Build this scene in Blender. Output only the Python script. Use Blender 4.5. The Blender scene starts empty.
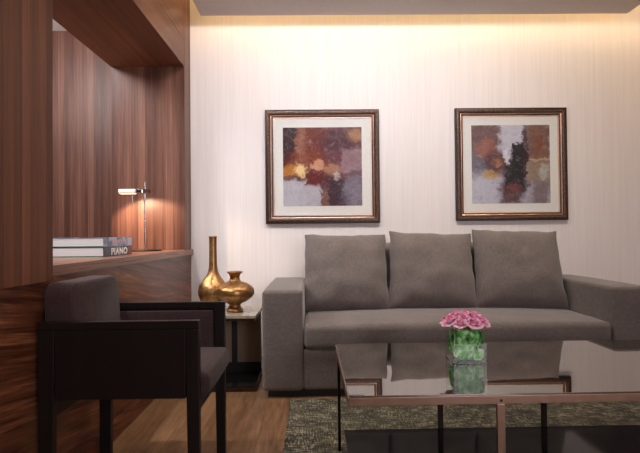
import bpy, bmesh, math, random
from mathutils import Vector, Matrix, noise
C = bpy.context.scene.collection
PI = math.pi
rnd = random.Random(7)

# ------------------------------------------------------------------ materials
def new_mat(name):
    m = bpy.data.materials.new(name); m.use_nodes = True
    nt = m.node_tree
    b = nt.nodes['Principled BSDF']
    return m, nt, b

def setp(b, **k):
    names = {'rough': 'Roughness', 'metal': 'Metallic', 'spec': 'Specular IOR Level', 'sheen': 'Sheen Weight',
             'coat': 'Coat Weight', 'coat_rough': 'Coat Roughness', 'trans': 'Transmission Weight', 'ior': 'IOR'}
    for a, v in k.items():
        b.inputs[names[a]].default_value = v

def srgb(r, g, b):
    def f(c):
        c /= 255.0
        return c / 12.92 if c <= 0.04045 else ((c + 0.055) / 1.055) ** 2.4
    return (f(r), f(g), f(b), 1.0)

class N:
    """short hand for building node trees"""
    def __init__(s, nt): s.nt = nt
    def node(s, t, **k):
        n = s.nt.nodes.new(t)
        for a, v in k.items(): setattr(n, a, v)
        return n
    def put(s, sock, v):
        if isinstance(v, bpy.types.NodeSocket): s.nt.links.new(v, sock)
        else: sock.default_value = v
    def math(s, op, a, b=0.0, c=None):
        n = s.node('ShaderNodeMath', operation=op)
        s.put(n.inputs[0], a); s.put(n.inputs[1], b)
        if c is not None: s.put(n.inputs[2], c)
        return n.outputs[0]
    def vmath(s, op, a, b=(0, 0, 0)):
        n = s.node('ShaderNodeVectorMath', operation=op)
        s.put(n.inputs[0], a); s.put(n.inputs[1], b)
        return n.outputs['Value'] if op in ('DOT_PRODUCT', 'LENGTH') else n.outputs[0]
    def comb(s, x, y, z=0.0):
        n = s.node('ShaderNodeCombineXYZ')
        s.put(n.inputs[0], x); s.put(n.inputs[1], y); s.put(n.inputs[2], z)
        return n.outputs[0]
    def noise(s, vec, scale=5, detail=3, rough=0.5, dist=0.0):
        n = s.node('ShaderNodeTexNoise')
        s.put(n.inputs['Vector'], vec)
        n.inputs['Scale'].default_value = scale; n.inputs['Detail'].default_value = detail
        n.inputs['Roughness'].default_value = rough; n.inputs['Distortion'].default_value = dist
        return n
    def ramp(s, fac, stops):
        n = s.node('ShaderNodeValToRGB')
        e = n.color_ramp.elements
        while len(e) < len(stops): e.new(0.5)
        for i, (p, c) in enumerate(stops):
            e[i].position = p; e[i].color = c if len(c) == 4 else (*c, 1)
        s.put(n.inputs[0], fac)
        return n.outputs[0]
    def mix(s, fac, a, b, mode='MIX'):
        n = s.node('ShaderNodeMix', data_type='RGBA', blend_type=mode)
        s.put(n.inputs['Factor'], fac); s.put(n.inputs['A'], a); s.put(n.inputs['B'], b)
        return n.outputs['Result']
    def maprange(s, v, a, b, c=0.0, d=1.0, smooth=False):
        n = s.node('ShaderNodeMapRange')
        if smooth: n.interpolation_type = 'SMOOTHSTEP'
        s.put(n.inputs['Value'], v)
        for i, x in zip(('From Min', 'From Max', 'To Min', 'To Max'), (a, b, c, d)):
            n.inputs[i].default_value = x
        return n.outputs[0]
    def bump(s, h, strength=0.2, dist=0.002):
        n = s.node('ShaderNodeBump')
        n.inputs['Strength'].default_value = strength; n.inputs['Distance'].default_value = dist
        s.put(n.inputs['Height'], h)
        return n.outputs[0]
    def obj(s): return s.node('ShaderNodeTexCoord').outputs['Object']
    def gen(s): return s.node('ShaderNodeTexCoord').outputs['Generated']

def plain(name, col, rough=0.5, **k):
    m, nt, b = new_mat(name)
    n = N(nt)
    v = n.noise(n.obj(), 40, 2)
    c = n.mix(n.maprange(v.outputs['Fac'], 0.3, 0.7, 0.0, 0.25), col, tuple(x * 0.85 for x in col[:3]) + (1,))
    n.put(b.inputs['Base Color'], c)
    setp(b, rough=rough, **k)
    return m

def wood(name, across, along, cols, plank=0.08, strip=14.0, stretch=0.5, rough=0.4, seam=0.0, tone=0.5, dist=0.6, coat=0.0, fig=0.5, spec=0.35):
    """cols: four sRGB tuples dark -> light; across/along: direction vectors of the grain"""
    m, nt, b = new_mat(name)
    n = N(nt)
    P = n.obj()
    a = n.vmath('DOT_PRODUCT', P, across); l = n.vmath('DOT_PRODUCT', P, along)
    pi = n.math('FLOOR', n.math('DIVIDE', a, plank))
    wn = n.node('ShaderNodeTexWhiteNoise', noise_dimensions='1D'); n.put(wn.inputs['W'], pi)
    off = n.math('MULTIPLY', wn.outputs['Value'], 9.0)
    v1 = n.comb(n.math('MULTIPLY', a, strip), n.math('ADD', n.math('MULTIPLY', l, stretch), off), off)
    g1 = n.noise(v1, 1.0, 4, 0.55, dist)
    v2 = n.comb(n.math('MULTIPLY', a, strip * 9), n.math('MULTIPLY', l, stretch * 3.0), 3.3)
    g2 = n.noise(v2, 1.0, 3, 0.6, 0.2)
    g3 = n.noise(n.comb(n.math('MULTIPLY', a, strip * 3), n.math('MULTIPLY', l, stretch * 5.0), 7.7), 1.0, 3, 0.6, 0.3)
    f = n.math('ADD', n.math('ADD', n.math('MULTIPLY', g1.outputs['Fac'], 0.55), n.math('MULTIPLY', g2.outputs['Fac'], 0.25)), n.math('MULTIPLY', g3.outputs['Fac'], 0.20))
    f = n.maprange(f, 0.5 - 0.45 * (1.2 - fig), 0.5 + 0.45 * (1.2 - fig))
    f = n.math('ADD', f, n.math('MULTIPLY', n.math('SUBTRACT', wn.outputs['Value'], 0.5), tone))
    col = n.ramp(f, [(0.0, srgb(*cols[0])), (0.35, srgb(*cols[1])), (0.65, srgb(*cols[2])), (1.0, srgb(*cols[3]))])
    if seam > 0:
        fr = n.math('FRACT', n.math('DIVIDE', a, plank))
        ed = n.math('LESS_THAN', fr, seam / plank)
        col = n.mix(n.math('MULTIPLY', ed, 0.75), col, srgb(30, 18, 12))
    n.put(b.inputs['Base Color'], col)
    n.put(b.inputs['Normal'], n.bump(g2.outputs['Fac'], 0.12, 0.001))
    r = n.maprange(g2.outputs['Fac'], 0.3, 0.7, rough - 0.06, rough + 0.08)
    n.put(b.inputs['Roughness'], r)
    setp(b, coat=coat, coat_rough=0.25, spec=spec)
    return m

def fabric(name, col, col2, scale=420, rough=0.85, sheen=0.3, bump=0.25):
    m, nt, b = new_mat(name)
    n = N(nt); P = n.obj()
    sx = n.node('ShaderNodeSeparateXYZ'); n.put(sx.inputs[0], P)
    w1 = n.noise(n.vmath('MULTIPLY', P, (scale, scale * 0.12, scale * 0.12)), 1, 2)
    w2 = n.noise(n.vmath('MULTIPLY', P, (scale * 0.12, scale * 0.5, scale)), 1, 2)
    f = n.math('MULTIPLY', n.math('ADD', w1.outputs['Fac'], w2.outputs['Fac']), 0.5)
    big = n.noise(P, 5, 3)
    f2 = n.math('ADD', f, n.math('MULTIPLY', n.math('SUBTRACT', big.outputs['Fac'], 0.5), 0.35))
    n.put(b.inputs['Base Color'], n.mix(n.maprange(f2, 0.36, 0.64), col, col2))
    n.put(b.inputs['Normal'], n.bump(f, bump, 0.0015))
    setp(b, rough=rough, sheen=sheen, spec=0.25)
    return m

WALNUT = [(58, 34, 26), (94, 60, 48), (122, 84, 68), (156, 114, 94)]
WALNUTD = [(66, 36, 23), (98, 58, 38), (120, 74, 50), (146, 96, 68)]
M = {}
M['wood_v'] = wood('walnut veneer upright grain', (1, 1, 0), (0, 0, 1), WALNUT, plank=0.052, strip=34, stretch=0.9, rough=0.42, tone=0.5)
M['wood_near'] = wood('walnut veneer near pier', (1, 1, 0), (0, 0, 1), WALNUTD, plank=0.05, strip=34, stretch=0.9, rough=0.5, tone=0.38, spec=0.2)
M['wood_h'] = wood('walnut veneer lying grain', (0, 0.15, 1), (0, 1, 0), [(38, 19, 12), (80, 44, 29), (116, 68, 45), (166, 110, 78)], plank=0.3, strip=30, stretch=1.3, rough=0.34, tone=0.15, dist=1.2, fig=0.8)
M['wood_beam'] = wood('walnut veneer beam', (1, 0, 1), (0, 1, 0), WALNUTD, plank=0.27, strip=20, stretch=0.5, rough=0.42, tone=0.15)
M['wood_top'] = wood('walnut worktop', (1, 0, 1), (0, 1, 0), [(92, 58, 44), (122, 82, 64), (146, 104, 84), (172, 130, 108)], plank=0.2, strip=24, stretch=0.5, rough=0.3, tone=0.15)
M['floor'] = wood('oiled hardwood planks', (1, 0, 0), (0, 1, 0), [(76, 54, 37), (118, 86, 60), (146, 110, 78), (182, 142, 106)], plank=0.14, strip=14, stretch=1.6, rough=0.4, seam=0.0016, tone=0.35, dist=2.6, fig=0.6)
M['dark_wood'] = wood('black-brown stained wood', (1, 1, 0), (0, 0, 1), [(19, 14, 13), (23, 17, 16), (27, 20, 19), (31, 24, 22)], plank=0.5, strip=40, stretch=1, rough=0.38, tone=0.1)
M['sofa'] = fabric('taupe woven upholstery', srgb(97, 87, 84), srgb(121, 110, 104), scale=300, bump=0.4)
M['chair_fab'] = fabric('dark plum brown upholstery', srgb(52, 36, 37), srgb(70, 50, 50), sheen=0.1, scale=300)

# wallpaper
m, nt, b = new_mat('pale ribbed wallpaper'); n = N(nt); P = n.obj()
s1 = n.noise(n.vmath('MULTIPLY', P, (170, 170, 2.2)), 1, 3, 0.6)
s2 = n.noise(n.vmath('MULTIPLY', P, (45, 45, 0.6)), 1, 2)
f = n.math('ADD', n.math('MULTIPLY', s1.outputs['Fac'], 0.65), n.math('MULTIPLY', s2.outputs['Fac'], 0.35))
n.put(b.inputs['Base Color'], n.mix(n.maprange(f, 0.3, 0.7), srgb(222, 213, 209), srgb(233, 226, 223)))
n.put(b.inputs['Normal'], n.bump(f, 0.15, 0.001)); setp(b, rough=0.6, spec=0.25)
M['wallpaper'] = m
M['paint'] = plain('matt ceiling paint', srgb(205, 196, 194), 0.8)
M['plaster'] = plain('light wall paint', srgb(200, 190, 182), 0.8)

# rug
m, nt, b = new_mat('distressed patchwork rug'); n = N(nt); P = n.obj()
br = n.node('ShaderNodeTexBrick'); n.put(br.inputs['Vector'], P)
br.offset = 0.37; br.squash = 1.3; br.squash_frequency = 3
br.inputs['Color1'].default_value = (0, 0, 0, 1); br.inputs['Color2'].default_value = (1, 1, 1, 1)
br.inputs['Mortar'].default_value = (0.3, 0.3, 0.3, 1)
br.inputs['Scale'].default_value = 1.0; br.inputs['Mortar Size'].default_value = 0.004
br.inputs['Brick Width'].default_value = 0.44; br.inputs['Row Height'].default_value = 0.31
tile = n.ramp(br.outputs['Color'], [(0.0, srgb(44, 43, 34)), (0.35, srgb(68, 65, 50)), (0.65, srgb(60, 52, 40)), (1.0, srgb(84, 79, 62))])
w1 = n.noise(n.vmath('MULTIPLY', P, (150, 22, 1)), 1, 3); w2 = n.noise(n.vmath('MULTIPLY', P, (16, 110, 1)), 1, 3)
wear = n.noise(P, 9, 6, 0.7)
f = n.math('ADD', n.math('MULTIPLY', n.math('ADD', w1.outputs['Fac'], w2.outputs['Fac']), 0.42), n.math('MULTIPLY', wear.outputs['Fac'], 0.36))
c1 = n.mix(n.maprange(f, 0.60, 0.70), tile, srgb(146, 138, 114))
c1 = n.mix(n.maprange(f, 0.57, 0.47), c1, srgb(34, 30, 25))
n.put(b.inputs['Base Color'], c1); n.put(b.inputs['Normal'], n.bump(f, 0.5, 0.004)); setp(b, rough=0.95, spec=0.1, sheen=0.1)
M['rug'] = m

def metal(name, col, rough, var=0.3, sc=30):
    m, nt, b = new_mat(name); n = N(nt); P = n.obj()
    v = n.noise(P, sc, 5, 0.65)
    n.put(b.inputs['Base Color'], n.mix(n.maprange(v.outputs['Fac'], 0.35, 0.68), tuple(c * (1 - var) for c in col[:3]) + (1,), col))
    n.put(b.inputs['Roughness'], n.maprange(v.outputs['Fac'], 0.3, 0.7, rough * 0.8, rough * 1.25))
    setp(b, metal=1.0)
    return m
M['copper'] = metal('brushed copper bronze', srgb(176, 144, 126), 0.36, 0.12)
M['bronze_dark'] = metal('dark bronze', srgb(92, 76, 62), 0.35, 0.25)
M['table_dark'] = metal('dark metal and shaded bronze', srgb(44, 36, 33), 0.45, 0.15)
M['chrome'] = metal('polished steel', srgb(205, 202, 200), 0.16, 0.08)
M['steel_dark'] = metal('dark burnished steel', srgb(70, 58, 52), 0.3, 0.2)
m, nt, b = new_mat('dappled antique gold glaze'); n = N(nt); P = n.obj()
v = n.noise(P, 55, 5, 0.7); v2 = n.noise(P, 14, 3)
f = n.math('ADD', n.math('MULTIPLY', v.outputs['Fac'], 0.6), n.math('MULTIPLY', v2.outputs['Fac'], 0.4))
n.put(b.inputs['Base Color'], n.ramp(f, [(0.32, srgb(120, 84, 50)), (0.5, srgb(164, 122, 76)), (0.68, srgb(200, 160, 108))]))
n.put(b.inputs['Roughness'], n.maprange(f, 0.35, 0.65, 0.27, 0.42)); setp(b, metal=0.85)
M['gold_vase'] = m
m, nt, b = new_mat('smoked mirror glass'); n = N(nt)
v = n.noise(n.obj(), 3, 2)
n.put(b.inputs['Base Color'], n.mix(v.outputs['Fac'], srgb(152, 146, 141), srgb(147, 141, 136)))
setp(b, metal=1.0, rough=0.025)
M['mirror'] = m
m, nt, b = new_mat('black glass'); n = N(nt)
v = n.noise(n.obj(), 6, 2)
n.put(b.inputs['Base Color'], n.mix(v.outputs['Fac'], srgb(24, 23, 24), srgb(30, 29, 29))); setp(b, rough=0.08, spec=0.22)
M['black_glass'] = m
M['taupe_lacquer'] = plain('taupe lacquer', srgb(138, 121, 102), 0.4)
m, nt, b = new_mat('beige stone table top'); n = N(nt); P = n.obj()
v = n.noise(P, 12, 6, 0.6, 1.0)
n.put(b.inputs['Base Color'], n.ramp(v.outputs['Fac'], [(0.35, srgb(132, 120, 104)), (0.65, srgb(172, 160, 142))])); setp(b, rough=0.2)
M['stone'] = m
M['black'] = plain('soft black', srgb(22, 20, 20), 0.5)
M['clamp'] = plain('dark brown enamel', srgb(62, 34, 28), 0.45)
M['white_diff'] = plain('white lamp diffuser', srgb(240, 236, 230), 0.4)
# picture frame
m, nt, b = new_mat('antiqued bronze moulding'); n = N(nt); P = n.obj()
v = n.noise(n.vmath('MULTIPLY', P, (60, 60, 60)), 1, 5, 0.7)
n.put(b.inputs['Base Color'], n.ramp(v.outputs['Fac'], [(0.3, srgb(48, 30, 24)), (0.55, srgb(88, 62, 50)), (0.75, srgb(132, 100, 82))]))
setp(b, metal=0.55, rough=0.38)
M['moulding'] = m
M['gilt'] = metal('pale gilt', srgb(240, 208, 186), 0.38, 0.1, 60)
M['frame_edge'] = plain('blackened frame edge', srgb(30, 22, 18), 0.45)
M['mat'] = plain('pale grey mat board', srgb(226, 223, 217), 0.8)

def thin_glass(name, tint, refl=1.0):
    m, nt, b = new_mat(name); n = N(nt)
    nt.nodes.remove(b)
    out = nt.nodes['Material Output']
    tr = n.node('ShaderNodeBsdfTransparent'); tr.inputs[0].default_value = tint
    gl = n.node('ShaderNodeBsdfGlossy'); gl.inputs['Roughness'].default_value = 0.02
    fr = n.node('ShaderNodeFresnel'); fr.inputs['IOR'].default_value = 1.45
    mx = n.node('ShaderNodeMixShader')
    ge = n.node('ShaderNodeNewGeometry'); n.put(mx.inputs[0], n.math('MULTIPLY', n.math('MULTIPLY', fr.outputs[0], refl), n.math('SUBTRACT', 1.0, ge.outputs['Backfacing']))); nt.links.new(tr.outputs[0], mx.inputs[1]); nt.links.new(gl.outputs[0], mx.inputs[2])
    nt.links.new(mx.outputs[0], out.inputs[0])
    return m
M['glass'] = thin_glass('clear glass', (0.95, 0.98, 0.96, 1), 0.45)
m, nt, b = new_mat('thick clear glass'); n = N(nt); v = n.noise(n.obj(), 8, 2)
n.put(b.inputs['Base Color'], n.mix(v.outputs['Fac'], (0.95, 0.98, 0.96, 1), (0.92, 0.96, 0.93, 1))); setp(b, trans=1.0, rough=0.0, ior=1.45)
M['thick_glass'] = m

m, nt, b = new_mat('rose petals'); n = N(nt); P = n.obj()
lw = n.node('ShaderNodeLayerWeight'); lw.inputs[0].default_value = 0.4
v = n.noise(P, 45, 3)
cc = n.mix(n.maprange(v.outputs['Fac'], 0.3, 0.7), srgb(248, 124, 186), srgb(255, 230, 242))
n.put(b.inputs['Base Color'], cc); setp(b, rough=0.55, sheen=0.2); b.inputs['Subsurface Weight'].default_value = 0.15
b.inputs['Subsurface Radius'].default_value = (0.01, 0.004, 0.005)
M['petal'] = m
m, nt, b = new_mat('glossy green leaf'); n = N(nt); P = n.obj()
v = n.noise(P, 30, 4, 0.6, 0.8)
n.put(b.inputs['Base Color'], n.ramp(v.outputs['Fac'], [(0.34, srgb(44, 104, 36)), (0.5, srgb(120, 196, 98)), (0.68, srgb(214, 244, 202))])); setp(b, rough=0.35)  # palest tone puts whitish highlights into the leaf colour
M['leaf'] = m
# books
m, nt, b = new_mat('white paper edge'); n = N(nt); P = n.obj()
v = n.noise(n.vmath('MULTIPLY', P, (2, 2, 900)), 1, 2)
n.put(b.inputs['Base Color'], n.mix(n.maprange(v.outputs['Fac'], 0.35, 0.65), srgb(206, 210, 214), srgb(240, 242, 242))); setp(b, rough=0.8)
M['paper'] = m
M['green_board'] = plain('green book board', srgb(28, 112, 84), 0.5)
def jacket(name, cols, sc):
    m, nt, b = new_mat(name); n = N(nt); P = n.obj()
    v = n.node('ShaderNodeTexVoronoi'); v.distance = 'CHEBYCHEV'; n.put(v.inputs['Vector'], P); v.inputs['Scale'].default_value = sc
    sp = n.node('ShaderNodeSeparateColor'); n.put(sp.inputs[0], v.outputs['Color'])
    nz = n.noise(P, 60, 3)
    f = n.math('ADD', n.math('MULTIPLY', sp.outputs[0], 0.75), n.math('MULTIPLY', nz.outputs['Fac'], 0.25))
    n.put(b.inputs['Base Color'], n.ramp(f, [(i / (len(cols) - 1), srgb(*c)) for i, c in enumerate(cols)])); setp(b, rough=0.3)
    return m
M['jacket_blue'] = jacket('blue grey photo jacket', [(44, 58, 96), (110, 140, 186), (84, 90, 116), (164, 182, 212), (206, 214, 230)], 16)
M['jacket_dark'] = jacket('dark photo jacket', [(16, 16, 20), (26, 26, 34), (24, 52, 84), (32, 30, 34), (120, 128, 136)], 22)
M['red_cloth'] = plain('dark red jacket panel', srgb(120, 40, 44), 0.4)
M['pale_panel'] = plain('pale lilac jacket panel', srgb(196, 200, 220), 0.4)
M['letter_white'] = plain('white lettering', srgb(252, 252, 252), 0.5)
M['letter_pink'] = plain('pale pink lettering', srgb(232, 196, 202), 0.5)

def painting(name, base, layers, seed):
    m, nt, b = new_mat(name); n = N(nt); G = n.gen()
    sp = n.node('ShaderNodeSeparateXYZ'); n.put(sp.inputs[0], G)
    uv = n.comb(sp.outputs[0], sp.outputs[2], seed)
    d1 = n.noise(uv, 6, 6, 0.68); d2 = n.noise(uv, 24, 4, 0.7)
    dd = n.vmath('ADD', n.vmath('MULTIPLY', n.vmath('SUBTRACT', d1.outputs['Color'], (0.5, 0.5, 0.5)), (0.24, 0.24, 0)),
                 n.vmath('MULTIPLY', n.vmath('SUBTRACT', d2.outputs['Color'], (0.5, 0.5, 0.5)), (0.07, 0.07, 0)))
    uvd = n.vmath('ADD', uv, dd)
    col = n.mix(n.maprange(d1.outputs['Fac'], 0.35, 0.65), srgb(*base[0]), srgb(*base[1]))
    for (kind, cx, cy, rx, ry, soft, c, st) in layers:
        q = n.vmath('MULTIPLY', n.vmath('SUBTRACT', uvd, (cx, cy, seed)), (1 / rx, 1 / ry, 0))
        if kind == 'e': d = n.vmath('LENGTH', q)
        else:
            qa = n.vmath('ABSOLUTE', q); s2 = n.node('ShaderNodeSeparateXYZ'); n.put(s2.inputs[0], qa)
            d = n.math('MAXIMUM', s2.outputs[0], s2.outputs[1])
        mk = n.math('MULTIPLY', n.maprange(d, 1 + 0.8 * soft, max(0.0, 1 - 0.8 * soft), smooth=True), st)
        col = n.mix(mk, col, srgb(*c))
    gr = n.noise(uvd, 22, 6, 0.75, 0.6)
    col = n.mix(n.maprange(gr.outputs['Fac'], 0.52, 0.68, 0.0, 0.35), col, srgb(52, 32, 34))
    col = n.mix(n.maprange(gr.outputs['Fac'], 0.46, 0.34, 0.0, 0.28), col, srgb(214, 196, 190))
    bc = n.node('ShaderNodeBrightContrast'); n.put(bc.inputs[0], col); bc.inputs[1].default_value = -0.01; bc.inputs[2].default_value = 0.06
    n.put(b.inputs['Base Color'], bc.outputs[0]); setp(b, rough=0.35)
    return m
M['art_a'] = painting('abstract print in russet and violet', [(96, 62, 66), (124, 84, 84)], [
    ('r', 0.06, 0.78, 0.10, 0.28, 0.25, (58, 38, 48), 0.9),
    ('r', 0.24, 0.80, 0.08, 0.26, 0.3, (150, 102, 84), 0.85),
    ('r', 0.42, 0.78, 0.12, 0.24, 0.5, (116, 62, 52), 0.85),
    ('e', 0.70, 0.82, 0.22, 0.14, 0.6, (84, 58, 66), 0.8),
    ('e', 0.93, 0.90, 0.12, 0.08, 0.6, (176, 134, 96), 0.7),
    ('e', 0.30, 0.56, 0.26, 0.14, 0.6, (132, 76, 58), 0.75),
    ('r', 0.90, 0.58, 0.16, 0.14, 0.25, (150, 122, 128), 0.8),
    ('r', 0.62, 0.64, 0.12, 0.06, 0.4, (110, 72, 80), 0.7),
    ('e', 0.08, 0.45, 0.12, 0.07, 0.5, (182, 124, 62), 0.85),
    ('e', 0.22, 0.46, 0.08, 0.07, 0.5, (238, 206, 150), 0.9),
    ('e', 0.42, 0.50, 0.09, 0.06, 0.25, (206, 152, 122), 0.9),
    ('e', 0.62, 0.46, 0.12, 0.08, 0.4, (182, 134, 104), 0.8),
    ('e', 0.69, 0.38, 0.04, 0.05, 0.4, (236, 222, 208), 0.8),
    ('r', 0.40, 0.33, 0.14, 0.07, 0.4, (106, 54, 40), 0.9),
    ('e', 0.66, 0.16, 0.18, 0.22, 0.6, (60, 44, 58), 0.85),
    ('e', 0.90, 0.18, 0.14, 0.22, 0.6, (126, 122, 136), 0.75),
    ('r', 0.12, 0.14, 0.18, 0.20, 0.18, (186, 182, 190), 1.0),
    ('r', 0.34, 0.08, 0.13, 0.18, 0.25, (184, 178, 186), 0.95),
    ('e', 0.53, 0.10, 0.05, 0.14, 0.6, (134, 98, 84), 0.8)], 1.7)
M['art_b'] = painting('abstract print in charcoal and rust', [(150, 144, 156), (176, 170, 180)], [
    ('r', 0.14, 0.84, 0.20, 0.18, 0.3, (104, 72, 66), 0.85),
    ('r', 0.10, 0.56, 0.14, 0.16, 0.5, (96, 90, 98), 0.85),
    ('e', 0.18, 0.70, 0.13, 0.12, 0.5, (156, 104, 90), 0.8),
    ('r', 0.50, 0.86, 0.16, 0.24, 0.25, (196, 194, 206), 0.9),
    ('r', 0.86, 0.78, 0.16, 0.24, 0.3, (122, 88, 72), 0.9),
    ('e', 0.86, 0.72, 0.07, 0.12, 0.3, (140, 86, 68), 0.5),
    ('r', 0.86, 0.42, 0.16, 0.16, 0.4, (142, 122, 96), 0.85),
    ('e', 0.92, 0.40, 0.06, 0.10, 0.4, (186, 184, 180), 0.7),
    ('r', 0.86, 0.565, 0.18, 0.012, 0.4, (204, 170, 140), 0.7),
    ('r', 0.88, 0.12, 0.10, 0.14, 0.5, (122, 104, 102), 0.8),
    ('e', 0.32, 0.52, 0.15, 0.16, 0.5, (96, 58, 50), 0.9),
    ('e', 0.34, 0.52, 0.05, 0.05, 0.5, (176, 122, 94), 0.7),
    ('e', 0.24, 0.34, 0.10, 0.06, 0.5, (186, 148, 78), 0.8),
    ('r', 0.16, 0.14, 0.20, 0.18, 0.3, (184, 184, 196), 0.9),
    ('r', 0.54, 0.36, 0.14, 0.22, 0.45, (40, 30, 36), 1.0),
    ('e', 0.60, 0.60, 0.08, 0.16, 0.4, (42, 32, 38), 0.95),
    ('r', 0.59, 0.72, 0.06, 0.05, 0.3, (30, 24, 28), 0.95),
    ('r', 0.68, 0.62, 0.025, 0.38, 0.5, (62, 42, 44), 0.85),
    ('e', 0.44, 0.60, 0.04, 0.10, 0.4, (216, 214, 222), 0.85),
    ('r', 0.48, 0.12, 0.12, 0.14, 0.5, (88, 56, 56), 0.9),
    ('e', 0.52, 0.20, 0.07, 0.06, 0.5, (130, 84, 78), 0.7)], 4.1)

# ------------------------------------------------------------------ mesh helpers
def link(name, bm, mat, parent=None, smooth=False, loc=None, angle=0.6):
    bmesh.ops.recalc_face_normals(bm, faces=bm.faces[:])
    me = bpy.data.meshes.new(name); bm.to_mesh(me); bm.free()
    mats = mat if isinstance(mat, (list, tuple)) else [mat]
    for x in mats: me.materials.append(x)
    if smooth:
        me.shade_smooth()
        if smooth == 'auto':
            me.set_sharp_from_angle(angle=angle)
    o = bpy.data.objects.new(name, me); C.objects.link(o)
    if parent: o.parent = parent
    if loc: o.location = loc
    return o

def tag(o, label=None, cat=None, group=None, kind=None):
    if label: o['label'] = label
    if cat: o['category'] = cat
    if group: o['group'] = group
    if kind: o['kind'] = kind
    return o

def thing(name, loc, label, cat, group=None, rz=0.0):
    o = bpy.data.objects.new(name, None); C.objects.link(o)
    o.empty_display_size = 0.1
    o.location = loc; o.rotation_euler = (0, 0, rz)
    return tag(o, label, cat, group)

def BM(): return bmesh.new()

def box(bm, x0, x1, y0, y1, z0, z1, bev=0.0, seg=2, mi=0, rot=None):
    mt = Matrix.Translation(((x0 + x1) / 2, (y0 + y1) / 2, (z0 + z1) / 2)) @ Matrix.Diagonal((x1 - x0, y1 - y0, z1 - z0, 1))
    r = bmesh.ops.create_cube(bm, size=1.0, matrix=mt)
    vs = r['verts']
    fs = set(f for v in vs for f in v.link_faces)
    if bev > 0:
        es = list(set(e for v in vs for e in v.link_edges))
        rr = bmesh.ops.bevel(bm, geom=es, offset=bev, segments=seg, profile=0.5, affect='EDGES')
        fs = set(rr['faces']) | set(f for f in fs if f.is_valid)
        vs = list(set(v for f in fs for v in f.verts))
    for f in fs: f.material_index = mi
    if rot: bmesh.ops.transform(bm, matrix=rot, verts=vs)
    return vs

def struct(name, boxes, mat, parent=None, bev=0.0):
    bm = BM()
    for q in boxes: box(bm, *q, bev=bev)
    o = link(name, bm, mat)
    o['kind'] = 'structure'
    return o

def softbox(bm, x0, x1, y0, y1, z0, z1, r=0.03, m=10, k=4, bulge=(0, 0, 0), wr=0.0, seed=0, fn=None):
    """box with rounded edges, faces swelling by bulge, wrinkles wr"""
    c = Vector(((x0 + x1) / 2, (y0 + y1) / 2, (z0 + z1) / 2)); h = Vector(((x1 - x0) / 2, (y1 - y0) / 2, (z1 - z0) / 2))
    def line(H):
        a = [-H + r * i / k for i in range(k)]
        mid = [-(H - r) + 2 * (H - r) * i / m for i in range(m + 1)]
        return a + mid + [-x for x in reversed(a)]
    L = [line(h[i]) for i in range(3)]
    cache = {}
    def V(p):
        key = tuple(round(x, 6) for x in p)
        if key in cache: return cache[key]
        p = Vector(p)
        inn = Vector([max(-(h[i] - r), min(h[i] - r, p[i])) for i in range(3)])
        d = p - inn
        if d.length > 1e-9: d = d.normalized() * r
        q = inn + d
        u = Vector([q[i] / h[i] for i in range(3)])
        for i in range(3):
            if bulge[i]:
                a, e = [j for j in range(3) if j != i]
                q[i] += u[i] * bulge[i] * max(0, 1 - u[a] ** 2) ** 0.7 * max(0, 1 - u[e] ** 2) ** 0.7
        if wr:
            q += wr * noise.noise_vector((q + c) * 7 + Vector((seed, seed, 0)))
        q = q + c
        if fn: q = fn(q)
        cache[key] = bm.verts.new(q)
        return cache[key]
    for ax in range(3):
        a, e = [(1, 2), (2, 0), (0, 1)][ax]
        for sgn in (-1, 1):
            for i in range(len(L[a]) - 1):
                for j in range(len(L[e]) - 1):
                    ps = []
                    for (ii, jj) in ((i, j), (i + 1, j), (i + 1, j + 1), (i, j + 1)):
                        p = [0, 0, 0]; p[ax] = sgn * h[ax]; p[a] = L[a][ii]; p[e] = L[e][jj]; ps.append(V(p))
                    if sgn < 0: ps.reverse()
                    try: bm.faces.new(ps)
                    except ValueError: pass

def lathe(bm, prof, seg=40, cx=0, cy=0, cap=True):
    rings = []
    for (r, z) in prof:
        rings.append([bm.verts.new((cx + r * math.cos(2 * PI * i / seg), cy + r * math.sin(2 * PI * i / seg), z)) for i in range(seg)])
    for a, b_ in zip(rings, rings[1:]):
        for i in range(seg):
            bm.faces.new((a[i], a[(i + 1) % seg], b_[(i + 1) % seg], b_[i]))
    if cap:
        bm.faces.new(rings[0][::-1]); bm.faces.new(rings[-1])

def cyl(bm, p0, p1, r0, r1=None, seg=16):
    r1 = r0 if r1 is None else r1
    p0, p1 = Vector(p0), Vector(p1); d = (p1 - p0).normalized()
    a = d.orthogonal().normalized(); b_ = d.cross(a)
    A = [bm.verts.new(p0 + r0 * (a * math.cos(2 * PI * i / seg) + b_ * math.sin(2 * PI * i / seg))) for i in range(seg)]
    B = [bm.verts.new(p1 + r1 * (a * math.cos(2 * PI * i / seg) + b_ * math.sin(2 * PI * i / seg))) for i in range(seg)]
    for i in range(seg): bm.faces.new((A[i], A[(i + 1) % seg], B[(i + 1) % seg], B[i]))
    bm.faces.new(A[::-1]); bm.faces.new(B)

def spline(pts, sub=6):
    out = []
    for i in range(len(pts) - 1):
        p0 = pts[max(0, i - 1)]; p1 = pts[i]; p2 = pts[i + 1]; p3 = pts[min(len(pts) - 1, i + 2)]
        for s in range(sub):
            t = s / sub
            out.append(tuple(0.5 * (2 * p1[k] + (p2[k] - p0[k]) * t + (2 * p0[k] - 5 * p1[k] + 4 * p2[k] - p3[k]) * t * t
                                    + (3 * p1[k] - p0[k] - 3 * p2[k] + p3[k]) * t ** 3) for k in range(len(p1))))
    out.append(pts[-1])
    return out

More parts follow.
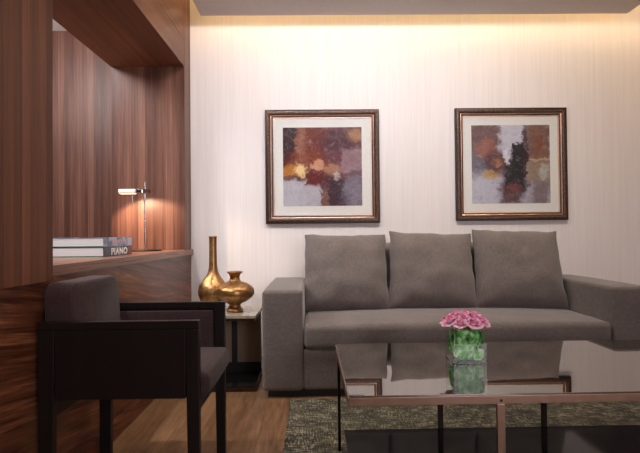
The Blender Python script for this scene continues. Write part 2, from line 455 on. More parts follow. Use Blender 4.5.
# ------------------------------------------------------------------ the room
XL = -0.98            # face of the walnut partition
YB = 4.12             # back wall
struct('floor', [(-3.3, 2.9, -3.1, 4.75, -0.1, 0.0)], M['floor'])
struct('wall_back', [(XL, 2.9, YB, 4.24, 0.0, 2.85)], M['wallpaper'])
struct('wall_right', [(2.8, 2.9, -3.1, YB, 0.0, 2.85)], M['plaster'])
struct('wall_rear', [(-3.3, 2.9, -3.2, -3.1, 0.0, 2.85)], M['plaster'])
struct('wall_left', [(-1.53, -0.98, -3.1, 1.906, 0.0, 0.797), (-1.53, -0.98, 1.906, YB, 0.0, 0.811)], M['wood_h'])
struct('wall_left_pier', [(-1.53, -0.955, -3.1, 1.905, 0.798, 2.85)], M['wood_near'], bev=0.002)
struct('wall_left_return', [(-1.53, XL, 3.93, YB, 0.854, 2.85), (-1.53, -1.0, YB, 4.6, 0.0, 2.85)], M['wood_v'])
o = struct('trim_beam', [(-1.13, XL, 1.906, 3.929, 2.446, 2.85), (-1.236, XL, 1.906, 3.929, 2.243, 2.443), (-1.532, -1.239, 1.906, 3.929, 2.243, 2.85)], M['wood_beam'])
struct('baseboard_left', [(-0.98, -0.951, -3.1, YB, 0.0, 0.075)], M['wood_h'])
struct('wall_passage', [(-3.3, -1.53, 4.6, 4.72, 0.0, 2.85)], M['wood_v'])
struct('wall_passage_side', [(-3.4, -3.3, -3.1, 4.72, 0.0, 2.85)], M['wood_v'])
struct('ceiling_passage', [(-3.3, -1.532, -3.1, 4.6, 2.785, 2.85)], M['paint'])
struct('ceiling', [(-0.846, 2.386, -2.7, 3.9, 2.615, 2.70)], M['paint'])
struct('ceiling_upper', [(-3.4, 2.9, -3.2, 4.75, 2.85, 2.95)], M['paint'])

# worktop on the half wall
bm = BM(); box(bm, -1.53, -0.962, 1.908, YB - 0.001, 0.8115, 0.853, bev=0.002)
tag(link('worktop', bm, M['wood_top']), 'long walnut worktop running along the low panelled wall under the beam', 'worktop')

# rug
bm = BM(); box(bm, -0.15, 2.6, 0.6, 3.02, 0.0, 0.012, bev=0.004)
tag(link('rug', bm, M['rug']), 'distressed olive and brown patchwork rug under the low table', 'rug')

# ------------------------------------------------------------------ sofa
sofa = thing('sofa', (0.845, 3.5, 0), 'long taupe three seat sofa with square arms against the pale wall', 'sofa')
def loc_(v): return v
X0, X1, SI0, SI1, YF, YK = -1.162, 1.145, -0.922, 0.91, -0.44, 0.535   # local
bm = BM(); box(bm, X0 + 0.03, X1 - 0.03, YF + 0.04, YK - 0.03, 0.0, 0.045); link('plinth', bm, M['black'], sofa)
bm = BM(); softbox(bm, SI0 + 0.001, SI1 - 0.001, YF + 0.01, YK - 0.01, 0.045, 0.283, r=0.018, m=14, bulge=(0, 0.004, 0)); link('base', bm, M['sofa'], sofa, smooth=True)
for (a, c_) in ((X0, SI0), (SI1, X1)):
    bm = BM(); softbox(bm, a, c_, YF, YK, 0.042, 0.631, r=0.022, m=10, bulge=(0.003, 0.004, 0.006), wr=0.0015, seed=a); link('armrest', bm, M['sofa'], sofa, smooth=True)
bm = BM()
def lean(q):
    t = max(0, (q.z - 0.45) / 0.45); return Vector((q.x, q.y + 0.03 * t, q.z))
softbox(bm, SI0 + 0.002, SI1 - 0.002, 0.27, 0.50, 0.284, 0.885, r=0.05, m=14, bulge=(0, 0.02, 0.01), fn=lean); link('backrest', bm, M['sofa'], sofa, smooth=True)
bm = BM(); softbox(bm, SI0 + 0.004, SI1 - 0.004, YF - 0.006, 0.262, 0.287, 0.424, r=0.03, m=26, bulge=(0, 0.006, 0.028), wr=0.003, seed=2); link('seat_cushion', bm, M['sofa'], sofa, smooth=True)

def cushion(label, x, y, z, w, h, t, lean_, rz, roll, seed):
    bm = BM(); nn = 30
    r = random.Random(seed)
    def P(u, v, s):
        # outline: sides slightly pinched in, corners drawn out
        px = u * (w / 2) * (1 - 0.04 * (1 - v * v)) * (1 - 0.035 * v) ; pz = v * (h / 2) * (1 - 0.03 * (1 - u * u))
        e = max(0.0, (1 - abs(u) ** 2.6)) ** 0.55 * max(0.0, (1 - abs(v) ** 2.6)) ** 0.55
        sag = 1.0 - 0.22 * v
        d = s * (t / 2) * e * sag
        q = Vector((px, d, pz))
        edge = 1 - e
        k = noise.noise(Vector((u * 2.2 + seed, v * 2.2, s)))
        q.y += s * 0.018 * k * e
        ang = math.atan2(v, u); rad = max(abs(u), abs(v))
        q.y += s * 0.009 * math.sin(ang * 9 + seed + 2 * noise.noise(Vector((ang, seed, 0)))) * e * rad ** 3
        q.z += 0.010 * noise.noise(Vector((u * 3 + seed * 2.1, 0.3, v))) * max(0, v)
        q.x += 0.011 * noise.noise(Vector((v * 3 + seed, 1.3, u)))
        return q
    g = {}
    for s in (-1, 1):
        for i in range(nn + 1):
            for j in range(nn + 1):
                u = math.sin((2 * i / nn - 1) * PI / 2); v = math.sin((2 * j / nn - 1) * PI / 2)
                bd = i in (0, nn) or j in (0, nn)
                if bd and s == 1: g[(s, i, j)] = g[(-1, i, j)]
                else: g[(s, i, j)] = bm.verts.new(P(u, v, 0 if bd else s))
        for i in range(nn):
            for j in range(nn):
                bm.faces.new((g[(s, i, j)], g[(s, i + 1, j)], g[(s, i + 1, j + 1)], g[(s, i, j + 1)]))
    o = link('back_cushion', bm, M['sofa'], smooth=True)
    o.matrix_world = Matrix.Translation((x, y, z)) @ Matrix.Rotation(rz, 4, 'Z') @ Matrix.Rotation(lean_, 4, 'X') @ Matrix.Rotation(roll, 4, 'Y')
    # seam piping
    pm = BM()
    ring = [(i, 0) for i in range(nn)] + [(nn, j) for j in range(nn)] + [(nn - i, nn) for i in range(nn)] + [(0, nn - j) for j in range(nn)]
    pts = []
    for (i, j) in ring:
        u = math.sin((2 * i / nn - 1) * PI / 2); v = math.sin((2 * j / nn - 1) * PI / 2)
        pts.append(P(u, v, 0))
    k = len(pts); rad = 0.0032; rings = []
    for i in range(k):
        tdir = (pts[(i + 1) % k] - pts[i - 1])
        if tdir.length < 1e-6: tdir = Vector((1, 0, 0))
        tdir.normalize(); a = Vector((0, 1, 0)); b_ = tdir.cross(a).normalized()
        rings.append([pm.verts.new(pts[i] + rad * (a * math.cos(q * PI / 3) + b_ * math.sin(q * PI / 3))) for q in range(6)])
    for i in range(k):
        A, B = rings[i], rings[(i + 1) % k]
        for q in range(6): pm.faces.new((A[q], A[(q + 1) % 6], B[(q + 1) % 6], B[q]))
    link('piping', pm, M['sofa'], o, smooth=True)
    tag(o, label, 'cushion', 'loose back cushions of the sofa')
    return o
cushion('plump taupe back cushion at the left sofa end, nearest the gold vases', 0.210, 3.650, 0.692, 0.592, 0.55, 0.22, -0.30, 0.0, 0.015, 1.0)
cushion('plump taupe back cushion in the middle of the sofa, a cushion on either side', 0.815, 3.650, 0.70, 0.600, 0.55, 0.22, -0.30, 0.0, 0.035, 4.0)
cushion('plump taupe back cushion at the right sofa end, below the charcoal print', 1.425, 3.650, 0.705, 0.625, 0.56, 0.22, -0.30, 0.0, 0.035, 7.0)

# ------------------------------------------------------------------ low mirrored table
tb = thing('coffee_table', (0.100, 1.668, 0), 'low copper framed table with smoked mirror top in front of the sofa', 'table', rz=math.radians(0.7))
TW, TD = 1.73, 0.80
def rect_frame(bm, w, d, z0, z1, t):
    box(bm, 0, w, 0, t, z0, z1, bev=0.0012); box(bm, 0, w, d - t, d, z0, z1, bev=0.0012)
    box(bm, 0, t, t, d - t, z0, z1, bev=0.0012); box(bm, w - t, w, t, d - t, z0, z1, bev=0.0012)
bm = BM(); rect_frame(bm, TW, TD, 0.407, 0.4335, 0.012); link('frame', bm, M['copper'], tb)
bm = BM(); box(bm, 0.003, TW - 0.003, 0.002, TD - 0.003, 0.4336, 0.4395, bev=0.0008); link('table_top', bm, M['mirror'], tb)
for lx in (0.480, 1.222):
    bm = BM(); box(bm, lx, lx + 0.026, 0.0, 0.013, 0.012, 0.4068, bev=0.0012)
    lg = link('leg', bm, M['copper'], tb)
    bm = BM(); cyl(bm, (lx + 0.013, -0.0012, 0.418), (lx + 0.013, 0.0, 0.418), 0.0045, seg=14); link('screw', bm, M['black'], lg)
for lx in (0.0, 0.44, 0.90, 1.718):
    bm = BM(); box(bm, lx, lx + (0.022 if 0.1 < lx < 1.7 else 0.012), 0.615, 0.629, 0.012, 0.4333 if 0.1 < lx < 1.7 else 0.4068, bev=0.0012); link('leg', bm, M['table_dark'], tb)  # rear legs: shade under the table is put into their dark metal
bm = BM(); box(bm, 0.026, TW - 0.028, 0.016, 0.613, 0.094, 0.104, bev=0.001); o = link('lower_shelf', bm, M['black_glass'], tb); o['label'] = 'black glass lower shelf'

# ------------------------------------------------------------------ glass cube with leaves and roses
vase_c = (0.608, 2.121)
TZ = 0.4395
v = thing('glass_vase', (vase_c[0], vase_c[1], TZ), 'square clear glass vase of pink roses standing on the mirrored low table', 'vase')
hw = 0.066
bm = BM()
box(bm, -hw, hw, -hw, hw, 0.0005, 0.006, bev=0.0015)
link('base', bm, M['thick_glass'], v)
bm = BM()
for (x0, x1, y0, y1) in ((-hw, hw, -hw, -hw + 0.004), (-hw, hw, hw - 0.004, hw), (-hw, -hw + 0.004, -hw + 0.0042, hw - 0.0042), (hw - 0.004, hw, -hw + 0.0042, hw - 0.0042)):
    box(bm, x0, x1, y0, y1, 0.0062, 0.136, bev=0.0008)
link('walls', bm, M['glass'], v)
# leaves pressed against the inside of the glass
bm = BM()
def leaf(bm, o, up, side, nrm, L, W, curl, seed):
    nu, nv = 10, 6; g = []
    for i in range(nu + 1):
        t = i / nu; w = W * (math.sin(PI * min(1, t * 0.98 + 0.02)) ** 0.75)
        row = []
        for j in range(nv + 1):
            s_ = (j / nv - 0.5) * 2
            p = o + up * (t * L) + side * (s_ * w / 2) + nrm * (curl * (abs(s_) ** 1.5) * w * 0.4 - 0.25 * curl * math.sin(t * PI) * W + 0.008 * noise.noise(Vector((t * 4 + seed, s_ * 1.5, seed))))
            row.append(bm.verts.new(p))
        g.append(row)
    for i in range(nu):
        for j in range(nv): bm.faces.new((g[i][j], g[i][j + 1], g[i + 1][j + 1], g[i + 1][j]))
r = random.Random(5)
for face in range(4):
    A = Matrix.Rotation(face * PI / 2, 3, 'Z')
    for k in range(9):
        ox = r.uniform(-0.045, 0.045); oz = r.uniform(0.0, 0.075); dep = -0.055 + 0.012 * r.random()
        ang = r.uniform(-0.9, 0.9)
        up = A @ Vector((math.sin(ang), 0.05, math.cos(ang))); sd = A @ Vector((math.cos(ang), r.uniform(-.25, .25), -math.sin(ang)))
        leaf(bm, A @ Vector((ox - math.sin(ang) * 0.02, dep, oz)), up, sd, A @ Vector((0, -1, 0)), r.uniform(0.05, 0.075), r.uniform(0.03, 0.048), r.uniform(-0.3, 0.3), r.random() * 20)
bmesh.ops.bisect_plane(bm, geom=bm.verts[:] + bm.edges[:] + bm.faces[:], plane_co=(0, 0, 0.142), plane_no=(0, 0, 1), clear_outer=True)
for vt in bm.verts:
    for k in (0, 1): vt.co[k] = max(-0.0605, min(0.0605, vt.co[k]))
    vt.co.z = max(0.008, vt.co.z)
softbox(bm, -0.045, 0.045, -0.045, 0.045, 0.008, 0.14, r=0.02, m=3, k=2)
o = link('leaf_bundle', bm, M['leaf'], smooth=True, loc=(vase_c[0], vase_c[1], TZ))
tag(o, 'folded green leaves packed inside the square glass vase', 'leaves', kind='stuff')

def rose_mesh(seed):
    r = random.Random(seed); bm = BM()
    def petal(ang, rad, h, w, open_, tilt):
        nu, nv = 7, 6; g = []
        for i in range(nu + 1):
            t = i / nu; row = []
            for j in range(nv + 1):
                s_ = (j / nv - 0.5) * 2
                a = ang + s_ * w * (0.55 + 0.45 * math.sin(PI * (0.25 + 0.6 * t)))
                rr = rad * (0.25 + 0.75 * math.sin(min(1, t * 1.15) * PI / 2)) + open_ * max(0, t - 0.55) ** 2 * 4
                zz = h * t * (1 - 0.16 * s_ * s_) - open_ * max(0, t - 0.75) * 1.6
                rr += 0.0016 * noise.noise(Vector((a * 3, t * 4, seed)))
                row.append(bm.verts.new((rr * math.cos(a), rr * math.sin(a), zz - tilt)))
            g.append(row)
        for i in range(nu):
            for j in range(nv): bm.faces.new((g[i][j], g[i][j + 1], g[i + 1][j + 1], g[i + 1][j]))
    a0 = r.random() * 6
    for k in range(3): petal(a0 + k * 2.1, 0.006, 0.036, 1.25, 0.0, 0)
    for k in range(4): petal(a0 + 0.5 + k * PI / 2, 0.012, 0.037, 0.95, 0.004, 0)
    for k in range(5): petal(a0 + 0.2 + k * 2 * PI / 5, 0.019, 0.036, 0.8, 0.012, 0.001)
    for k in range(6): petal(a0 + k * PI / 3, 0.026, 0.031, 0.66, 0.022, 0.003)
    bmesh.ops.translate(bm, verts=bm.verts[:], vec=(0, 0, -0.004))
    me_m = []
    cyl(bm, (0, 0, -0.03), (0, 0, 0.0), 0.003, 0.009, seg=10)
    return bm
spots = [(0, 0, .181, 'uppermost pink rose at the crown of the posy')]
names6 = ['pink rose right of the crown of the posy', 'pink rose behind the crown, on its right', 'pink rose behind the crown, on its left',
          'pink rose left of the crown of the posy', 'pink rose in front of the crown, on its left', 'pink rose in front of the crown, on its right']
for k in range(6):
    a = k * PI / 3 + 0.1; spots.append((0.038 * math.cos(a), 0.038 * math.sin(a), .177, names6[k]))
names9 = ['pink rose overhanging the right rim of the glass vase', 'pink rose at the back right corner of the glass vase', 'pink rose at the back rim, right of centre',
          'pink rose at the back rim, left of centre', 'pink rose at the back left corner of the glass vase', 'pink rose overhanging the left rim of the glass vase',
          'pink rose at the front left corner of the glass vase', 'pink rose at the middle of the front rim of the glass vase', 'pink rose at the front right corner of the glass vase']
for k in range(9):
    a = k * 2 * PI / 9 + 0.02; spots.append((0.066 * math.cos(a), 0.066 * math.sin(a), .160, names9[k]))
protos = [link('rose', rose_mesh(s), M['petal'], smooth=True) for s in (1, 2, 3)]
for i, (x, y, z, lb) in enumerate(spots):
    o = protos[i] if i < 3 else protos[i % 3].copy()
    if i >= 3: C.objects.link(o)
    o.location = (vase_c[0] + x, vase_c[1] + y, TZ + z - 0.006)
    d = Vector((x * 9.0, y * 9.0, 1.0)).normalized()
    o.rotation_euler = (Vector((0, 0, 1)).rotation_difference(d) @ Matrix.Rotation(i * 1.3, 3, 'Z').to_quaternion()).to_euler()
    s = 0.86 + 0.08 * math.sin(i * 2.3); o.scale = (s, s, s)
    tag(o, lb, 'rose', 'pink roses in the square glass vase')

# ------------------------------------------------------------------ side table and gold vases
st = thing('side_table', (-0.635, 3.42, 0), 'small open fronted taupe side table with stone top between armchair and sofa', 'side table')
a, c_, f_, k_ = -0.265, 0.265, -0.22, 0.225
bm = BM(); box(bm, a, c_, f_, k_, 0.447, 0.465, bev=0.002); link('table_top', bm, M['stone'], st)
bm = BM(); box(bm, a + 0.004, c_ - 0.004, f_ + 0.004, k_ - 0.004, 0.432, 0.4465, bev=0.001); link('edge_band', bm, M['bronze_dark'], st)
bm = BM(); box(bm, a, c_, f_, k_, 0.0, 0.024, bev=0.0015); bs_ = link('base', bm, M['bronze_dark'], st)
bm = BM(); box(bm, a + 0.006, c_ - 0.006, f_ + 0.006, k_ - 0.006, 0.0242, 0.030, bev=0.001); link('glass_inlay', bm, M['black_glass'], bs_)
bm = BM(); box(bm, a + 0.006, c_ - 0.006, 0.125, 0.16, 0.0302, 0.100); link('plinth', bm, M['black'], st)
bm = BM(); box(bm, a + 0.004, 0.064, 0.12, 0.165, 0.1005, 0.4315, bev=0.001); link('back_panel', bm, M['taupe_lacquer'], st)
bm = BM(); box(bm, 0.102, c_ - 0.004, 0.12, 0.165, 0.1005, 0.4315, bev=0.001); link('back_panel', bm, M['taupe_lacquer'], st)
bm = BM(); box(bm, 0.0645, 0.1015, 0.116, 0.164, 0.1005, 0.4315, bev=0.001); link('post', bm, M['black'], st)

prof = [(0.052, 0.0), (0.056, 0.006), (0.05, 0.012), (0.07, 0.035), (0.093, 0.075), (0.1, 0.115), (0.092, 0.155), (0.07, 0.19), (0.047, 0.22), (0.033, 0.255), (0.027, 0.30), (0.0255, 0.36), (0.025, 0.42), (0.026, 0.478), (0.028, 0.485), (0.0255, 0.488), (0.022, 0.485), (0.021, 0.44)]
bm = BM(); lathe(bm, spline(prof, 5)); o = link('bottle_vase', bm, M['gold_vase'], smooth=True, loc=(-0.69, 3.52, 0.465))
tag(o, 'tall dappled gold bottle vase with a long thin neck on the side table', 'vase')
prof = [(0.045, 0.0), (0.052, 0.004), (0.053, 0.014), (0.043, 0.026), (0.036, 0.04), (0.045, 0.053), (0.085, 0.072), (0.118, 0.1), (0.126, 0.128), (0.116, 0.156), (0.085, 0.18), (0.05, 0.194), (0.035, 0.203), (0.032, 0.22), (0.036, 0.238), (0.05, 0.252), (0.053, 0.257), (0.047, 0.258), (0.033, 0.245), (0.028, 0.22)]
bm = BM(); lathe(bm, spline(prof, 5), seg=48); o = link('squat_vase', bm, M['gold_vase'], smooth=True, loc=(-0.524, 3.385, 0.465))
tag(o, 'squat round dappled gold vase with flared lip and foot on the side table', 'vase')

# ------------------------------------------------------------------ dark armchair
ch = thing('armchair', (-0.66, 2.04, 0), 'dark stained armchair with plum brown upholstery beside the panelled wall', 'armchair')
RX, FX, NY, FY = -0.283, 0.262, -0.265, 0.265     # local: rear, front, near side, far side
AH = 0.668
def plank(bm, x0, x1, y0, y1, z0, z1): box(bm, x0, x1, y0, y1, z0, z1, bev=0.002)
for (y0, y1, far) in ((NY, NY + 0.028, False), (FY - 0.028, FY, True)):
    for (x0, x1) in ((RX, RX + 0.056), (FX - 0.046, FX)):
        bm = BM()
        x1t, x0t = x1, x0
        vs = box(bm, x0, x1, y0, y1 if not far else y1, 0.0, 0.640, bev=0.002)
        for vv in vs:                                    # legs taper towards the floor on their inner side
            if vv.co.z < 0.2:
                if x0 < 0 and vv.co.x > x0 + 0.03: vv.co.x -= 0.008
                if x0 > 0 and vv.co.x < x0 + 0.01: vv.co.x += 0.008
        link('leg', bm, M['dark_wood'], ch)
    bm = BM(); plank(bm, RX, FX, y0 - (0 if far else 0), y1, 0.6405, AH); link('arm_rail', bm, M['dark_wood'], ch)
    bm = BM(); plank(bm, RX + 0.0565, FX - 0.0465, y0 + (0.0 if not far else 0.008), y1 - (0.001 if far else 0.004), 0.405, 0.640); sp_ = link('side_panel', bm, M['dark_wood'], ch)
    bm = BM()
    if far: softbox(bm, RX + 0.06, FX - 0.05, y0 - 0.006, y0 + 0.0075, 0.415, 0.632, r=0.006, m=4, k=2)
    else: softbox(bm, RX + 0.06, FX - 0.05, y1 - 0.0035, y1 + 0.008, 0.415, 0.632, r=0.005, m=4, k=2)
    o = link('side_pad', bm, M['chair_fab'], sp_, smooth=True); o['label'] = 'upholstered pad inside the arm'
bm = BM()
plank(bm, FX - 0.04, FX - 0.018, NY + 0.0285, FY - 0.0285, 0.335, 0.392); link('seat_rail', bm, M['dark_wood'], ch)
bm = BM(); plank(bm, RX + 0.01, RX + 0.04, NY + 0.0285, FY - 0.0285, 0.335, 0.392); link('seat_rail', bm, M['dark_wood'], ch)
bm = BM(); softbox(bm, RX + 0.045, FX + 0.022, NY + 0.044, FY - 0.044, 0.394, 0.478, r=0.024, m=10, bulge=(0.006, 0, 0.012)); link('seat', bm, M['chair_fab'], ch, smooth=True)
bm = BM()
def backlean(q):
    t = (q.z - 0.40) / 0.4; return Vector((q.x - 0.025 * t, q.y, q.z))
def backround(q): return backlean(q)
# back with generously rounded upper corners: outline swept across its thickness
hwid = 0.219; zt = 0.795; zb = 0.44; rc = 0.06
outl = [(-hwid, zb), (hwid, zb)]
outl += [(hwid - rc + rc * math.cos(t * PI / 16), zt - rc + rc * math.sin(t * PI / 16)) for t in range(9)]
outl += [(-hwid + rc + rc * math.cos(PI / 2 + t * PI / 16), zt - rc + rc * math.sin(PI / 2 + t * PI / 16)) for t in range(9)]
sect = [(0.0, 0.010), (0.003, 0.004), (0.010, 0.0), (0.065, 0.0), (0.074, 0.003), (0.079, 0.012)]
cxo, czo = 0, (zt + zb) / 2; rings = []
for (dx, ins) in sect:
    rings.append([bm.verts.new(backlean(Vector((RX + 0.014 + dx * 1.3, y_ * (1 - ins / hwid), czo + (z_ - czo) * (1 - ins / 0.18))))) for (y_, z_) in outl])
for A, B in zip(rings, rings[1:]):
    for i in range(len(outl)): bm.faces.new((A[i], A[(i + 1) % len(outl)], B[(i + 1) % len(outl)], B[i]))
bm.faces.new(rings[0]); bm.faces.new(rings[-1][::-1])
link('backrest', bm, M['chair_fab'], ch, smooth='auto')

# ------------------------------------------------------------------ pictures
def picture(name, x0, x1, z0, z1, art, label):
    w, h = x1 - x0, z1 - z0
    p = thing('framed_picture', ((x0 + x1) / 2, YB - 0.002, (z0 + z1) / 2), label, 'picture', 'framed abstract prints above the sofa')
    def loop(bm, prof, mi=None):
        R_ = []
        for (ins, d) in prof:
            a_, b_ = w / 2 - ins, h / 2 - ins
            R_.append([bm.verts.new(q) for q in ((-a_, -d, -b_), (a_, -d, -b_), (a_, -d, b_), (-a_, -d, b_))])
        for A, B in zip(R_, R_[1:]):
            for i in range(4): bm.faces.new((A[i], A[(i + 1) % 4], B[(i + 1) % 4], B[i]))
    bm = BM(); loop(bm, [(0.0095, 0.03), (0.012, 0.034), (0.02, 0.036), (0.03, 0.034), (0.038, 0.028), (0.041, 0.024)]); mo = link('moulding', bm, M['moulding'], p, smooth='auto')
    bm = BM(); loop(bm, [(0.0, 0.0), (0.0, 0.028), (0.003, 0.032), (0.009, 0.032), (0.0095, 0.03)]); o = link('outer_edge', bm, M['frame_edge'], mo); o['label'] = 'blackened outer edge'
    bm = BM(); loop(bm, [(0.041, 0.023), (0.042, 0.0265), (0.045, 0.028), (0.048, 0.0265), (0.049, 0.022)]); o = link('gilt_bead', bm, M['gilt'], mo, smooth='auto'); o['label'] = 'thin pale gilt bead'
    bm = BM(); loop(bm, [(0.049, 0.022), (0.055, 0.021), (0.060, 0.017)]); link('inner_moulding', bm, M['moulding'], mo)
    bm = BM(); loop(bm, [(0.060, 0.017), (0.061, 0.0195), (0.064, 0.0195), (0.067, 0.012), (0.067, 0.0095)]); o = link('gilt_bead', bm, M['gilt'], mo, smooth='auto'); o['label'] = 'thin pale gilt bead'
    bm = BM(); box(bm, -w / 2 + 0.02, w / 2 - 0.02, -0.0085, -0.002, -h / 2 + 0.02, h / 2 - 0.02); mb_ = link('mat_board', bm, M['mat'], p)
    pw = 0.312
    bm = BM(); box(bm, -pw, pw, -0.0095, -0.0086, -pw, pw); o = link('print', bm, art, mb_); o['label'] = 'abstract print'
    bm = BM(); box(bm, -w / 2 + 0.066, w / 2 - 0.066, -0.0115, -0.0105, -h / 2 + 0.066, h / 2 - 0.066); link('glazing', bm, M['pic_glass'], p)
M['pic_glass'] = thin_glass('picture glass', (0.98, 0.98, 0.98, 1), 0.6)
picture('a', -0.386, 0.514, 1.047, 1.946, M['art_a'], 'bronze framed abstract print in russet and violet above the left end of sofa')
picture('b', 1.118, 2.004, 1.057, 1.949, M['art_b'], 'bronze framed abstract print in charcoal and rust above the right end of sofa')

# ------------------------------------------------------------------ desk lamp on the worktop
LX, LY = -1.214, 3.70; WZ = 0.853
lp = thing('desk_lamp', (LX, LY, WZ), 'slim steel desk lamp with straight bar head on the walnut worktop', 'lamp')
bm = BM(); lathe(bm, [(0.0, 0.0), (0.128, 0.0), (0.13, 0.003), (0.13, 0.007), (0.126, 0.009), (0.0, 0.0095)], seg=48, cap=False); o = link('base', bm, M['table_dark'], lp, smooth='auto'); o.location = (-0.005, 0, 0)
bm = BM(); cyl(bm, (0.008, 0, 0.009), (0.008, 0, 0.49), 0.0055); link('pole', bm, M['chrome'], lp, smooth='auto')
bm = BM(); box(bm, -0.172, -0.052, -0.028, 0.028, 0.409, 0.440, bev=0.007, seg=3); lh = link('lamp_head', bm, M['white_diff'], lp, smooth='auto')
bm = BM(); box(bm, -0.051, -0.002, -0.02, 0.02, 0.412, 0.438, bev=0.004); link('arm', bm, M['chrome'], lp)
bm = BM(); box(bm, -0.0015, 0.042, -0.022, 0.022, 0.410, 0.440, bev=0.003); o = link('clamp_block', bm, M['clamp'], lp); o['label'] = 'dark brown clamp block on the pole'
bm = BM(); cyl(bm, (-0.078, -0.01, 0.352), (-0.078, -0.01, 0.4085), 0.0035, seg=12); link('pull_rod', bm, M['chrome'], lh, smooth='auto')
bm = BM(); box(bm, -0.165, -0.06, -0.02, 0.02, 0.4065, 0.4085); bulb = link('bulb_panel', bm, M['white_diff'], lh)
m, nt, b = new_mat('lit lamp panel'); n = N(nt); v_ = n.noise(n.obj(), 3, 1)
n.put(b.inputs['Emission Color'], n.mix(v_.outputs['Fac'], (1, 0.7, 0.45, 1), (1, 0.72, 0.48, 1))); b.inputs['Emission Strength'].default_value = 2.5
bulb.data.materials[0] = m

# ------------------------------------------------------------------ books
def text_mesh(name, s, size, mat, parent, loc, rot, width, bold=0.0):
    cu = bpy.data.curves.new('t', 'FONT'); cu.body = s; cu.size = size; cu.extrude = 0.0006; cu.offset = bold
    cu.align_x = 'LEFT'; cu.space_character = 1.12
    to = bpy.data.objects.new('t', cu); C.objects.link(to)
    bpy.context.view_layer.update()
    me = bpy.data.meshes.new_from_object(to.evaluated_get(bpy.context.evaluated_depsgraph_get()))
    bpy.data.objects.remove(to)
    me.name = name; me.materials.clear(); me.materials.append(mat)
    xs = [v.co.x for v in me.vertices]; sc = width / (max(xs) - min(xs)); mn = min(xs)
    for v in me.vertices: v.co.x = (v.co.x - mn) * sc
    o = bpy.data.objects.new(name, me); C.objects.link(o); o.parent = parent; o.location = loc; o.rotation_euler = rot
    return o
def book(z, th, jacket_m, label, title, tm, tz, ts, tw, ty, panel, cat='book', bold=0.0):
    # spine faces +x; local origin at the front right lower corner
    bk = thing('book', (-1.088, 2.69, z), label, cat, 'large books stacked on the worktop', rz=0.0)
    W, L = 0.318, 0.41
    bm = BM(); box(bm, -W, -0.002, 0.0, L, 0.0, 0.0045, bev=0.001); link('back_cover', bm, M['green_board'], bk)
    bm = BM(); box(bm, -W, -0.002, 0.0, L, th - 0.0035, th, bev=0.001); link('front_cover', bm, jacket_m, bk)
    bm = BM(); box(bm, -0.0045, 0.0, 0.0, L, 0.0, th, bev=0.001); spn = link('spine', bm, jacket_m, bk)
    bm = BM(); box(bm, -W + 0.004, -0.0048, 0.003, L - 0.003, 0.0046, th - 0.0036); o = link('page_block', bm, M['paper'], bk); o['label'] = 'white page edges'
    bm = BM(); box(bm, 0.00005, 0.0006, L - 0.07, L - 0.004, 0.003, th - 0.003); link('spine_panel', bm, panel, spn)
    text_mesh('title_lettering', title, ts, tm, spn, (0.0009, ty, tz), (PI / 2, 0, PI / 2), tw, bold)
    return bk
book(WZ, 0.051, M['jacket_dark'], 'lower of two large books on worktop, dark spine with bold white capitals', 'PIANO', M['letter_white'], 0.0075, 0.051, 0.235, 0.095, M['red_cloth'], bold=0.0016)
book(WZ + 0.0512, 0.049, M['jacket_blue'], 'upper of two large books on worktop, blue grey spine with pale pink capitals', 'JEAN NOUVEL', M['letter_pink'], 0.012, 0.036, 0.21, 0.10, M['pale_panel'], bold=0.0008)

# ------------------------------------------------------------------ light
def area(name, loc, size, power, col, direction, sy=None, spread=PI):
    d = bpy.data.lights.new(name, 'AREA'); d.energy = power; d.color = col
    d.shape = 'RECTANGLE'; d.size = size; d.size_y = sy or size; d.spread = spread
    o = bpy.data.objects.new(name, d); C.objects.link(o); o.location = loc
    o.rotation_euler = Vector(direction).to_track_quat('-Z', 'Y').to_euler()
    return o
def spot(name, loc, power, col, target, ang=80, blend=0.6, size=0.04):
    d = bpy.data.lights.new(name, 'SPOT'); d.energy = power; d.color = col; d.spot_size = math.radians(ang); d.spot_blend = blend; d.shadow_soft_size = size
    o = bpy.data.objects.new(name, d); C.objects.link(o); o.location = loc
    o.rotation_euler = (Vector(target) - Vector(loc)).to_track_quat('-Z', 'Y').to_euler()
    return o
NEUT2 = (0.985, 0.965, 0.99); WARM = (1.0, 0.78, 0.50); COOL = (0.93, 0.95, 1.0); NEUT = (1.0, 0.945, 0.91)
# cove strip behind the edge of the dropped ceiling, washing the wall
area('cove_wash', (0.92, 3.935, 2.668), 3.7, 4, (1.0, 0.80, 0.50), (0, 0.3, -1), 0.03)
area('cove_glow', (0.92, 3.80, 2.715), 3.6, 11, (1.0, 0.70, 0.30), (0, 0.2, 1), 0.02)
area('cove_glow_side', (-0.80, 2.0, 2.715), 0.02, 11, (1.0, 0.70, 0.30), (0, 0, 1), 3.6)
area('cove_glow_right', (2.34, 2.0, 2.715), 0.02, 11, (1.0, 0.70, 0.30), (0, 0, 1), 3.6)
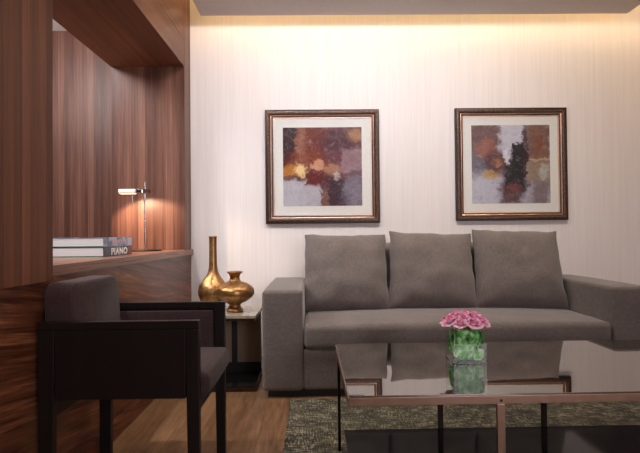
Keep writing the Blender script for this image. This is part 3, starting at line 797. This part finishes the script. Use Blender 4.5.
# unseen fills added under the dropped ceiling to brighten the back wall
for (x, p, c) in ((-0.45, 11, NEUT2), (0.3, 9.6, NEUT2), (1.1, 8.0, NEUT2), (1.9, 3.4, WARM)):
    area('wall_fill', (x, 2.75, 2.60), 0.5, p, c, (0, 1, -0.75), 0.12, spread=math.radians(130))
for (x, y, p) in ((0.1, 3.1, 16), (0.9, 3.1, 16), (1.7, 3.1, 16), (-0.3, 2.1, 22), (-0.35, 0.9, 22), (1.0, 1.2, 3), (2.0, 1.4, 3)):  # nearest spot on the left is added to brighten the near pier
    spot('downlight', (x, y, 2.60), p, (1.0, 0.85, 0.64), (x, y, 0), 110, 0.8, 0.05)
# cool fill added behind the camera to light the fronts, no window there
area('front_fill', (2.0, -2.9, 1.75), 1.2, 75, (0.98, 0.93, 1.0), (-0.2, 1, 0.0), 1.3)
# unseen fills added to brighten the passage wood and its ceiling
area('passage_fill', (-2.3, 2.9, 2.70), 0.8, 66, NEUT2, (0.2, 0.4, -1), 0.8)
area('passage_upfill', (-2.5, 3.6, 1.8), 0.3, 12, NEUT, (0, 0, 1), 0.3)
for y, p in ((1.96, 80), (2.9, 15)):  # unseen spots added under the beam to brighten the books and return pier
    spot('niche_fill', (-1.25, y, 2.235), p, NEUT2, (-1.25, y + 0.85, 0.85), 90, 0.9, 0.03)
# lamp throw
spot('lamp_throw', (LX - 0.11, LY, WZ + 0.40), 22, (1.0, 0.72, 0.48), (LX - 0.02, LY + 0.2, WZ), 125, 0.35, 0.02)

w = bpy.data.worlds.new('World'); bpy.context.scene.world = w; w.use_nodes = True
w.node_tree.nodes['Background'].inputs[0].default_value = (0.9, 0.9, 1, 1); w.node_tree.nodes['Background'].inputs[1].default_value = 0.02

# ------------------------------------------------------------------ camera
cd = bpy.data.cameras.new('camera'); cam = bpy.data.objects.new('camera', cd); C.objects.link(cam)
cd.sensor_width = 36; cd.lens = 520 / 640 * 36; cd.clip_start = 0.05
cam.matrix_world = Matrix.Translation((0, 0, 0.955)) @ Matrix.Rotation(math.radians(-0.55), 4, 'Z') @ Matrix.Rotation(math.radians(90.94), 4, 'X') @ Matrix.Rotation(math.radians(-0.55), 4, 'Z')
sc = bpy.context.scene
sc.camera = cam
sc.view_settings.view_transform = 'Standard'; sc.view_settings.look = 'None'; sc.view_settings.gamma = 1.0
sc.view_settings.exposure = 0.0; sc.view_settings.use_curve_mapping = False
